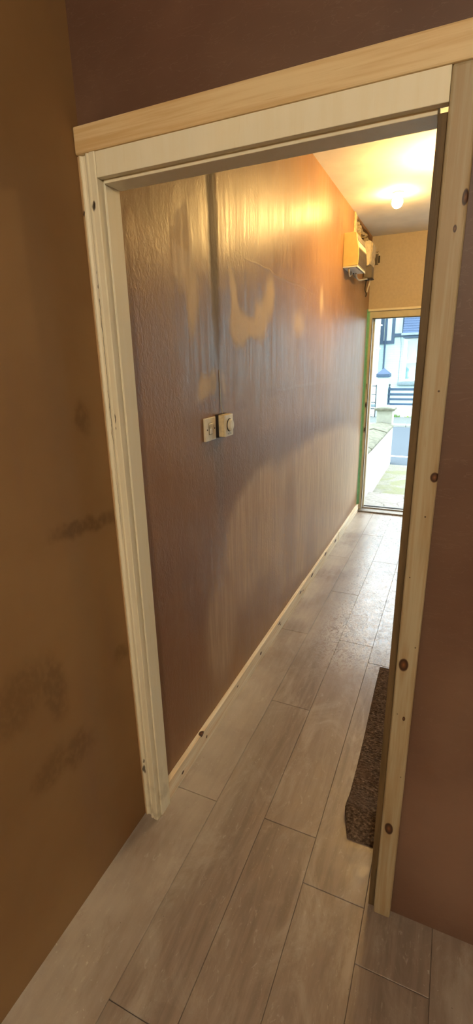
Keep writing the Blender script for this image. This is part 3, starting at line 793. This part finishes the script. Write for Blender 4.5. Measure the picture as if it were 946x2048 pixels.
# raw timber, lath and broken plaster showing in the hole
bt_ = root('timber_batten', 'pale upright timber batten at the edge of the hole above the fuse box', 'batten')
MB().box(XL - 0.045, XL + 0.006, 4.135, 4.185, 2.36, 2.598).build('upright', 'plas', bt_, bevel=0.003)
MB().box(XL + 0.0005, XL + 0.010, 4.095, 4.133, 2.38, 2.599).build('cover_strip', 'pine_x', bt_, bevel=0.002)
settle(bt_, (XL, 4.14, 2.36))
for k, (a, b, c, d, lab) in enumerate((((4.26, 2.40), (4.31, 2.40), (4.30, 2.57), (4.27, 2.57), 'upright broken lath at the near edge of the corner hole'),
                                       ((4.40, 2.39), (4.47, 2.39), (4.45, 2.52), (4.435, 2.53), 'pointed splinter of lath standing in the corner hole'),
                                       ((4.35, 2.39), (4.38, 2.39), (4.375, 2.46), (4.36, 2.47), 'short splinter of lath low in the corner hole'))):
    tag(MB().prism([a, b, c, d], 0, XL - 0.049 + 0.004 * k, XL - 0.012 + 0.003 * k).build('broken_lath', 'lath', bevel=0.001, seg=1), lab, 'lath', 'broken laths in the hole')
chips = MB()
for i in range(15):
    y = 4.34 + 0.58 * i / 14
    z = 2.578 - 0.03 * abs(math.sin(i * 1.7)) - (0.02 if i > 9 else 0)
    s_ = 0.016 + 0.014 * random.random()
    chips.prism([(y - s_, z - 0.006 - s_ * 0.5), (y + s_ * 0.8, z - 0.012), (y + s_ * 1.6, z + 0.004), (y - s_ * 0.6, z + 0.008)], 0, XL - 0.048, XL - 0.004 - 0.01 * random.random())
tag(chips.build('plaster_edge', 'plas', wl, bevel=0.001, seg=1), kind='stuff')
# small metal bracket on the end wall
br = root('wall_bracket', 'small open metal bracket on the beige end wall beside the fuse boxes', 'bracket')
MB().box(-0.803, -0.765, 4.953, 4.9597, 2.362, 2.452).build('back_plate', 'trunk', br, bevel=0.001)
MB().box(-0.771, -0.764, 4.935, 4.954, 2.365, 2.450).build('side_plate', 'steel', br, bevel=0.001)
MB().box(-0.7635, -0.752, 4.944, 4.9597, 2.378, 2.435).build('catch', 'dark', br, bevel=0.001)
MB().box(-0.762, -0.753, 4.942, 4.9597, 2.437, 2.452).build('tab', 'bead', br, bevel=0.001)
MB().tube([(-0.792, 4.952, 2.452), (-0.786, 4.948, 2.472), (-0.778, 4.950, 2.462), (-0.77, 4.952, 2.475)], 0.0025, 6).build('hook', 'dark', br)
settle(br, (-0.78, 4.9597, 2.362))

# ------------------------------------------------------------------ lamps
def bulb_lamp(x, y, r, power, label, drop=0.0, col=WARM):
    L = power / (PI * 4 * PI * r * r)
    m = m_emit('warm_bulb_glow', col, L)
    t = root('ceiling_lamp', label, 'lamp', 'bare warm ceiling bulbs')
    z = ZC - 0.022 - r - drop
    MB().lathe([(0.036, 0), (0.036, -0.007), (0.028, -0.012), (0.0001, -0.0125)], (x, y, ZC - 0.0003), 2, 28).build('ceiling_rose', 'bwhite', t)
    if drop:
        MB().tube([(x, y, ZC - 0.01), (x, y, z + r + 0.012)], 0.0035, 8).build('flex', 'bwhite', t)
    MB().lathe([(0.018, r + 0.016), (0.019, r + 0.004), (0.018, r - 0.006), (0.012, r - 0.007)], (x, y, z), 2, 20).build('lamp_holder', 'bwhite', t)
    n = 14
    MB().lathe([(max(0.0005, r * math.sin(PI * i / n)), -r * math.cos(PI * i / n)) for i in range(n)], (x, y, z), 2, 24).build('bulb', m, t, smooth=True)
    settle(t, (x, y, ZC))
bulb_lamp(-0.486, 3.80, 0.036, HALL_P[0], 'glowing bare bulb on the white hallway ceiling near the front door')
bulb_lamp(-0.15, 3.25, 0.036, HALL_P[1], 'second bare bulb hanging in the hallway, hidden behind the right post', 0.13)
bulb_lamp(0.30, -1.45, 0.04, ROOM_P, 'bare bulb hanging in the near room behind the viewer', 0.22, ROOM_COL)

# ------------------------------------------------------------------ door mat
mx0, mx1, my0, my1 = -0.205, 0.20, 1.235, 2.238
NX, NY = 150, 380
vs_, fs_ = [], []
for j in range(NY + 1):
    v = j / NY
    for i in range(NX + 1):
        u = i / NX
        y = my0 + (my1 - my0) * v
        xl = mx0 + 0.004 * math.sin(y * 5) + (max(0, 1.33 - y) * 0.30)
        x = xl + (mx1 - xl) * u
        ed = min(u * (mx1 - mx0), (1 - u) * (mx1 - mx0), (y - my0) + 0.0, my1 - y)
        z = 0.0125 * min(1, max(0, ed) / 0.012) ** 0.5 + 0.001
        z += 0.026 * math.exp(-((y - 1.335) / 0.05) ** 2) * (1 - 0.35 * u)
        a = mnoise.noise((x * 130, y * 230, 0.3)) + 0.6 * mnoise.noise((x * 300, y * 420, 4.1))
        rib = math.sin(y * 520 + 1.2 * mnoise.noise((x * 14, y * 14, 2.0)) + x * 60)
        k = min(1, ed / 0.006) if ed > 0 else 0
        z += k * (0.0016 * a + 0.0007 * rib + 0.002 * mnoise.noise((x * 18, y * 22, 1.0)))
        vs_.append((x + 0.0012 * mnoise.noise((y * 160, x * 5, 7)), y, max(0.0012, z)))
W_ = NX + 1
for j in range(NY):
    for i in range(NX):
        a = j * W_ + i
        fs_.append((a, a + 1, a + W_ + 1, a + W_))
# underside
base = len(vs_)
ring = [i for i in range(W_)] + [j * W_ + NX for j in range(1, NY + 1)] + [NY * W_ + i for i in range(NX - 1, -1, -1)] + [j * W_ for j in range(NY - 1, 0, -1)]
for q in ring:
    vs_.append((vs_[q][0], vs_[q][1], 0.0008))
n = len(ring)
for i in range(n):
    j = (i + 1) % n
    fs_.append((ring[j], ring[i], base + i, base + j))
fs_.append(tuple(base + i for i in range(n - 1, -1, -1)))
me = bpy.data.meshes.new('door_mat')
me.from_pydata(vs_, [], fs_)
me.materials.append(MAT['coir'])
mat_o = bpy.data.objects.new('door_mat', me)
COL.objects.link(mat_o)
tag(mat_o, 'rough dark brown coir mat on the laminate behind the pine post', 'mat')

# ------------------------------------------------------------------ outside: ground
ZG = -0.12
tag(box('apron', 'apron', None, -3.0, 3.0, 5.05, 5.93, -0.3, -0.05, bevel=0.006), 'pale cracked concrete slab just outside the front door', 'path', kind='structure')
tag(box('path', 'path', None, -0.86, 3.0, 5.925, 8.0, -0.3, ZG), 'mossy concrete path leading to the street', 'path', kind='structure')
tag(box('garden_soil', 'grass', None, -9, -0.86, 5.3, 8.0, -0.3, -0.16), 'weedy ground behind the low white wall', 'ground', kind='structure')
tag(box('pavement', 'road', None, -30, 30, 8.0, 8.70, -0.3, ZG - 0.004), 'bluish grey pavement at the end of the path', 'pavement', kind='structure')
tag(box('road', 'road', None, -30, 30, 8.68, 12.72, -0.4, ZG - 0.012), 'grey asphalt road across the end of the path', 'road', kind='structure')
tag(box('kerb_line', 'line', None, -30, 30, 8.70, 8.80, -0.35, ZG), 'pale kerb line at the near side of the road', 'kerb', kind='structure')
kb = tag(empty('kerb'), 'pale stone kerb along the far side of the road', 'kerb', kind='structure')
for i in range(16):
    x0 = -6.0 + i * 0.62
    MB().box(x0, x0 + 0.612, 12.72, 12.98, -0.35, ZG + 0.045).build('kerb_stone', 'kerb', kb, bevel=0.012, seg=1)
tag(box('pavement_opposite', 'paving', None, -30, 30, 12.98, 14.62, -0.35, ZG + 0.03), 'pavement on the far side of the street', 'pavement', kind='structure')
tag(box('ground_opposite', 'paving', None, -30, 30, 14.62, 40, -0.4, -0.13), 'front gardens across the street', 'ground', kind='structure')

# ------------------------------------------------------------------ low white garden wall with coping stones, gate pillar
gw = root('garden_wall', 'low white rendered garden wall beside the path, topped with lichened stones', 'garden wall')
MB().box(-1.16, -0.86, 5.30, 7.99, -0.16, 0.485).build('wall_body', 'render', gw)
MB().box(-1.155, -0.852, 5.94, 7.985, -0.125, 0.06).build('render_skim', 'render', gw, bevel=0.004)
yy = 5.30
for i, L in enumerate((0.46, 0.52, 0.40, 0.44, 0.42, 0.44)):
    dz = random.uniform(-0.006, 0.008)
    o = MB().prism([(-1.20, 0.486), (-0.838, 0.486), (-0.832 + random.uniform(-.006, .006), 0.522 + dz), (-0.855, 0.534 + dz), (-1.02, 0.572 + dz), (-1.20, 0.535 + dz)], 1, yy + 0.003, yy + L - 0.004).build('coping_stone', 'cope', gw, bevel=0.006, seg=1)
    yy += L
settle(gw, (-1.0, 6.6, -0.16))
gp = root('gate_pillar', 'cream square gate pillar with a flat cap at the end of the low white wall', 'pillar')
MB().box(-1.11, -0.868, 7.985, 8.22, -0.16, 0.745).build('shaft', 'cream', gp, bevel=0.006)
MB().box(-1.145, -0.835, 7.95, 8.255, 0.746, 0.782).build('cap_slab', 'cope', gp, bevel=0.005)
MB().prism([(-1.13, 0.7825), (-0.85, 0.7825), (-0.95, 0.815), (-1.03, 0.815)], 1, 7.97, 8.235).build('cap_top', 'cream', gp, bevel=0.004)
settle(gp, (-0.99, 8.1, -0.16))

# ------------------------------------------------------------------ across the street: boundary
bw = root('boundary_wall', 'low white boundary wall across the street under the dark slat fence', 'garden wall')
MB().box(-1.78, 2.6, 14.62, 14.80, -0.12, 0.215).build('wall_body', 'render', bw)
MB().box(-1.79, 2.6, 14.60, 14.82, 0.2155, 0.235).build('wall_top', 'bwhite', bw, bevel=0.004)
settle(bw, (0, 14.7, -0.12))
bw2 = root('railing_plinth', 'low dark green wall under the black railings across the street', 'garden wall')
MB().box(-4.2, -2.09, 14.62, 14.80, -0.12, 0.18).build('wall_body', 'render', bw2)
MB().box(-4.2, -2.09, 14.60, 14.82, 0.1805, 0.245).build('wall_top', 'lead', bw2, bevel=0.006)
settle(bw2, (-3, 14.7, -0.12))
sp = root('brick_gate_post', 'white brick gate post with a dark pyramid cap across the street', 'pillar')
MB().box(-2.07, -1.765, 14.56, 14.86, -0.12, 1.02).build('shaft', 'brick', sp, bevel=0.006)
MB().box(-2.105, -1.735, 14.525, 14.895, 1.0205, 1.105).build('cap_band', 'blue', sp, bevel=0.008)
MB().add([(-2.105, 14.525, 1.1055), (-1.735, 14.525, 1.1055), (-1.735, 14.895, 1.1055), (-2.105, 14.895, 1.1055), (-1.92, 14.71, 1.27)],
         [(0, 3, 2, 1), (0, 1, 4), (1, 2, 4), (2, 3, 4), (3, 0, 4)]).build('pyramid_cap', 'slate', sp)
settle(sp, (-1.92, 14.7, -0.12))
fn = root('slat_fence', 'dark blue four-slat fence on the white wall across the street', 'fence')
for z0, z1 in ((0.645, 0.715), (0.505, 0.572), (0.372, 0.432), (0.236, 0.295)):
    MB().box(-1.758, 2.55, 14.655, 14.685, z0, z1).build('slat', 'blue', fn, bevel=0.003, seg=1)
for x in (-1.758, -0.35, 1.05, 2.5):
    p_ = MB().box(x, x + 0.05, 14.69, 14.74, 0.236, 0.735).build('post', 'blue', fn, bevel=0.003, seg=1)
MB().lathe([(0.018, 0), (0.02, 0.02), (0.012, 0.035), (0.028, 0.06), (0.018, 0.085), (0.002, 0.10)], (-1.733, 14.715, 0.735), 2, 12).build('finial', 'iron', fn)
settle(fn, (0, 14.7, 0.236))
rl = root('iron_railing', 'black iron railing panel left of the white brick gate post', 'railing')
for z in (0.30, 0.53, 0.77):
    MB().box(-4.1, -2.085, 14.69, 14.715, z - 0.012, z + 0.012).build('rail', 'iron', rl)
for i in range(14):
    x = -2.10 - i * 0.15
    MB().tube([(x, 14.7025, 0.246), (x, 14.7025, 0.80 if i % 2 == 0 else 0.77)], 0.011 if i else 0.018, 6).build('bar', 'iron', rl)
settle(rl, (-3, 14.7, 0.246))
ig = root('scroll_gate', 'small black iron gate with scrolls in front of the railing plinth', 'gate')
gx0, gx1, gz0, gz1, gy = -2.86, -2.06, -0.118, 0.13, 14.42
MB().tube([(gx0, gy, gz0), (gx0, gy, gz1), (gx0 + 0.03, gy, gz1 + 0.02), (gx1 - 0.03, gy, gz1 + 0.02), (gx1, gy, gz1), (gx1, gy, gz0)], 0.016, 8).build('frame', 'iron', ig)
for k in range(6):
    cx = gx1 - 0.10 - 0.13 * k
    for cz, sgn in ((0.06, 1), (-0.05, -1)):
        pts = [(cx + sgn * (0.05 - 0.006 * a) * math.cos(a), gy, cz + (0.05 - 0.006 * a) * math.sin(a)) for a in [q * 0.5 for q in range(15)]]
        MB().tube(pts, 0.006, 5).build('scroll', 'iron', ig)
settle(ig, ((gx0 + gx1) / 2, gy, gz0))
random.seed(3)
def tuft(x, y, s, label, mat):
    m = MB()
    for i in range(26):
        a = random.uniform(0, 2 * PI)
        l = s * random.uniform(0.6, 1.1)
        bx, by = x + random.uniform(-0.14, 0.14), y + random.uniform(-0.03, 0.03)
        tx, ty = bx + math.cos(a) * l * 0.5, by + math.sin(a) * l * 0.25
        z0 = ZG + 0.028
        m.add([(bx - 0.012, by, z0), (bx + 0.012, by, z0), (bx + 0.012, by + 0.006, z0), (tx, ty, z0 + l)], [(0, 1, 2), (0, 1, 3), (1, 2, 3), (2, 0, 3)])
    tag(m.build('weed_tuft', mat), label, 'weeds', 'weeds along the far boundary wall')
WEEDS = ('tall dark green weed tuft at the left end of the white boundary wall', 'pale lime weeds just right of the tall dark tuft across the street', 'low lime weed tuft midway along the foot of the boundary wall',
         'dark green weed tuft towards the right of the boundary wall', 'pale lime weed tuft furthest right along the boundary wall')
for i, (x, s) in enumerate(((-1.52, 0.11), (-1.10, 0.07), (-0.68, 0.06), (-0.26, 0.09), (0.16, 0.07))):
    tuft(x, 14.57, s, WEEDS[i], 'grass' if i in (0, 3) else 'lime')

# ------------------------------------------------------------------ house across the street
hs = root('opposite_house', 'pale painted house across the street with dark blue timbering and white window', 'house')
HYF = 17.5
XH0 = -2.48
# front wall with a window opening
wx0, wx1, wz0, wz1 = -1.70, -0.30, 0.77, 2.13
MB().box(XH0, wx0, HYF, HYF + 0.25, -0.13, 5.6).box(wx1, 6.0, HYF, HYF + 0.25, -0.13, 5.6).box(wx0, wx1, HYF, HYF + 0.25, -0.13, wz0).box(wx0, wx1, HYF, HYF + 0.25, wz1, 5.6).build('front_wall', 'brick', hs)
for a in ((-2.34, -2.27, 2.08, 5.5), (-2.47, -2.37, 1.99, 5.5), (-2.12, -2.02, 1.99, 5.5), (-1.79, -1.70, 2.3, 5.5)):
    MB().box(a[0], a[1], HYF - 0.035, HYF - 0.0005, a[2], a[3]).build('upright_timber', 'blue', hs)
MB().box(-2.47, -2.02, HYF - 0.045, HYF - 0.036, 1.985, 2.09).build('timber_beam', 'blue', hs)
MB().box(-2.019, -1.70, HYF - 0.045, HYF - 0.0005, 2.20, 2.305).build('timber_beam', 'blue', hs)
MB().box(-2.37, -2.34, HYF - 0.02, HYF - 0.0005, 2.091, 5.5).build('pebbledash_panel', 'pebble', hs)
MB().box(-2.27, -2.12, HYF - 0.02, HYF - 0.0005, 2.091, 5.5).build('pebbledash_panel', 'pebble', hs)
MB().box(-2.02, -1.79, HYF - 0.02, HYF - 0.0005, 2.306, 5.5).build('pebbledash_panel', 'pebble', hs)
# lean-to slate roof over the bay, laid in lapped courses
rf = MB()
NCR = 13
for i in range(NCR):
    z = 2.27 + 0.075 * i
    y = HYF - 0.52 + 0.038 * i
    rf.prism([(y, z), (y + 0.06, z + 0.095), (y + 0.06, z + 0.108), (y - 0.004, z + 0.014)], 0, -1.72, 1.4)
roof = rf.build('slate_roof', 'slate', hs)
MB().box(-1.76, 1.42, HYF - 0.565, HYF - 0.50, 2.215, 2.285).build('gutter', 'lead', hs, bevel=0.012)
MB().box(-1.70, 1.40, HYF - 0.50, HYF - 0.0005, 2.14, 2.2645).build('soffit', 'blue', hs)
win = MB().box(wx0, wx0 + 0.115, HYF - 0.03, HYF + 0.06, wz0, wz1).box(wx1 - 0.1, wx1, HYF - 0.03, HYF + 0.06, wz0, wz1).box(wx0 + 0.115, wx1 - 0.1, HYF - 0.03, HYF + 0.06, 2.06, wz1)\
    .box(wx0 + 0.115, wx1 - 0.1, HYF - 0.03, HYF + 0.06, wz0, 0.85).box(wx0 + 0.115, wx1 - 0.1, HYF - 0.02, HYF + 0.06, 1.365, 1.455).box(-1.03, -0.95, HYF - 0.02, HYF + 0.06, 0.85, 1.365).box(-1.03, -0.95, HYF - 0.02, HYF + 0.06, 1.455, 2.06).build('window_frame', 'bwhite', hs)
for x0, x1 in ((wx0 + 0.117, -1.032), (-0.948, wx1 - 0.102)):
    for z0, z1 in ((0.852, 1.363), (1.457, 2.058)):
        MB().box(x0, x1, HYF + 0.02, HYF + 0.026, z0, z1).build('pane', 'glass', win)
MB().box(wx0, wx1, HYF + 0.14, HYF + 0.15, wz0, wz1).build('net_curtain', 'curtain', win)
MB().box(wx0, wx1, HYF + 0.24, HYF + 0.25, wz0, wz1).build('window_back', 'bwhite', win)
MB().box(wx0 - 0.12, wx1 + 0.1, HYF - 0.10, HYF - 0.031, 0.655, 0.745).build('window_sill', 'lead', hs, bevel=0.01)
MB().tube([(-2.305, HYF - 0.08, 4.5), (-2.305, HYF - 0.08, -0.12)], 0.028, 10).build('drainpipe', 'blue', hs)
MB().tube([(-1.83, HYF - 0.012, 2.2), (-1.80, HYF - 0.012, 2.0), (-1.785, HYF - 0.012, 1.75), (-1.80, HYF - 0.012, 1.3), (-1.80, HYF - 0.012, 0.75)], 0.006, 5).build('loose_cable', 'lead', hs)
settle(hs, (0, HYF, -0.13))
nh = root('neighbouring_house', 'white neighbouring house with a moulded bay at the left edge of the street view', 'house')
MB().box(-8.0, -2.485, 17.05, 17.75, -0.13, 5.6).build('front_wall', 'render', nh)
MB().box(-8.0, -2.43, 16.98, 17.049, 1.86, 5.6).build('bay_upper', 'bwhite', nh)
MB().box(-8.0, -2.37, 16.92, 17.06, 2.535, 2.575).build('string_moulding', 'bwhite', nh, bevel=0.012)
MB().box(-8.0, -2.38, 16.92, 17.06, 1.815, 1.86).build('string_moulding', 'bwhite', nh, bevel=0.012)
for i in range(4):
    x1 = -2.50 - i * 0.55
    fr = MB().box(x1 - 0.10, x1, 16.99, 17.049, -0.05, 1.814).box(x1 - 0.46, x1 - 0.10, 16.99, 17.049, 1.42, 1.50).build('window_frame', 'bwhite', nh)
    MB().box(x1 - 0.455, x1 - 0.105, 17.03, 17.036, 1.505, 1.81).build('pane', 'glass', fr)
    MB().box(x1 - 0.455, x1 - 0.105, 17.03, 17.036, 0.3, 1.415).build('pane', 'glass', fr)
    MB().box(x1 - 0.455, x1 - 0.105, 17.0405, 17.0488, 0.3, 1.81).build('net_curtain', 'curtain', fr)
settle(nh, (-5, 17.1, -0.13))
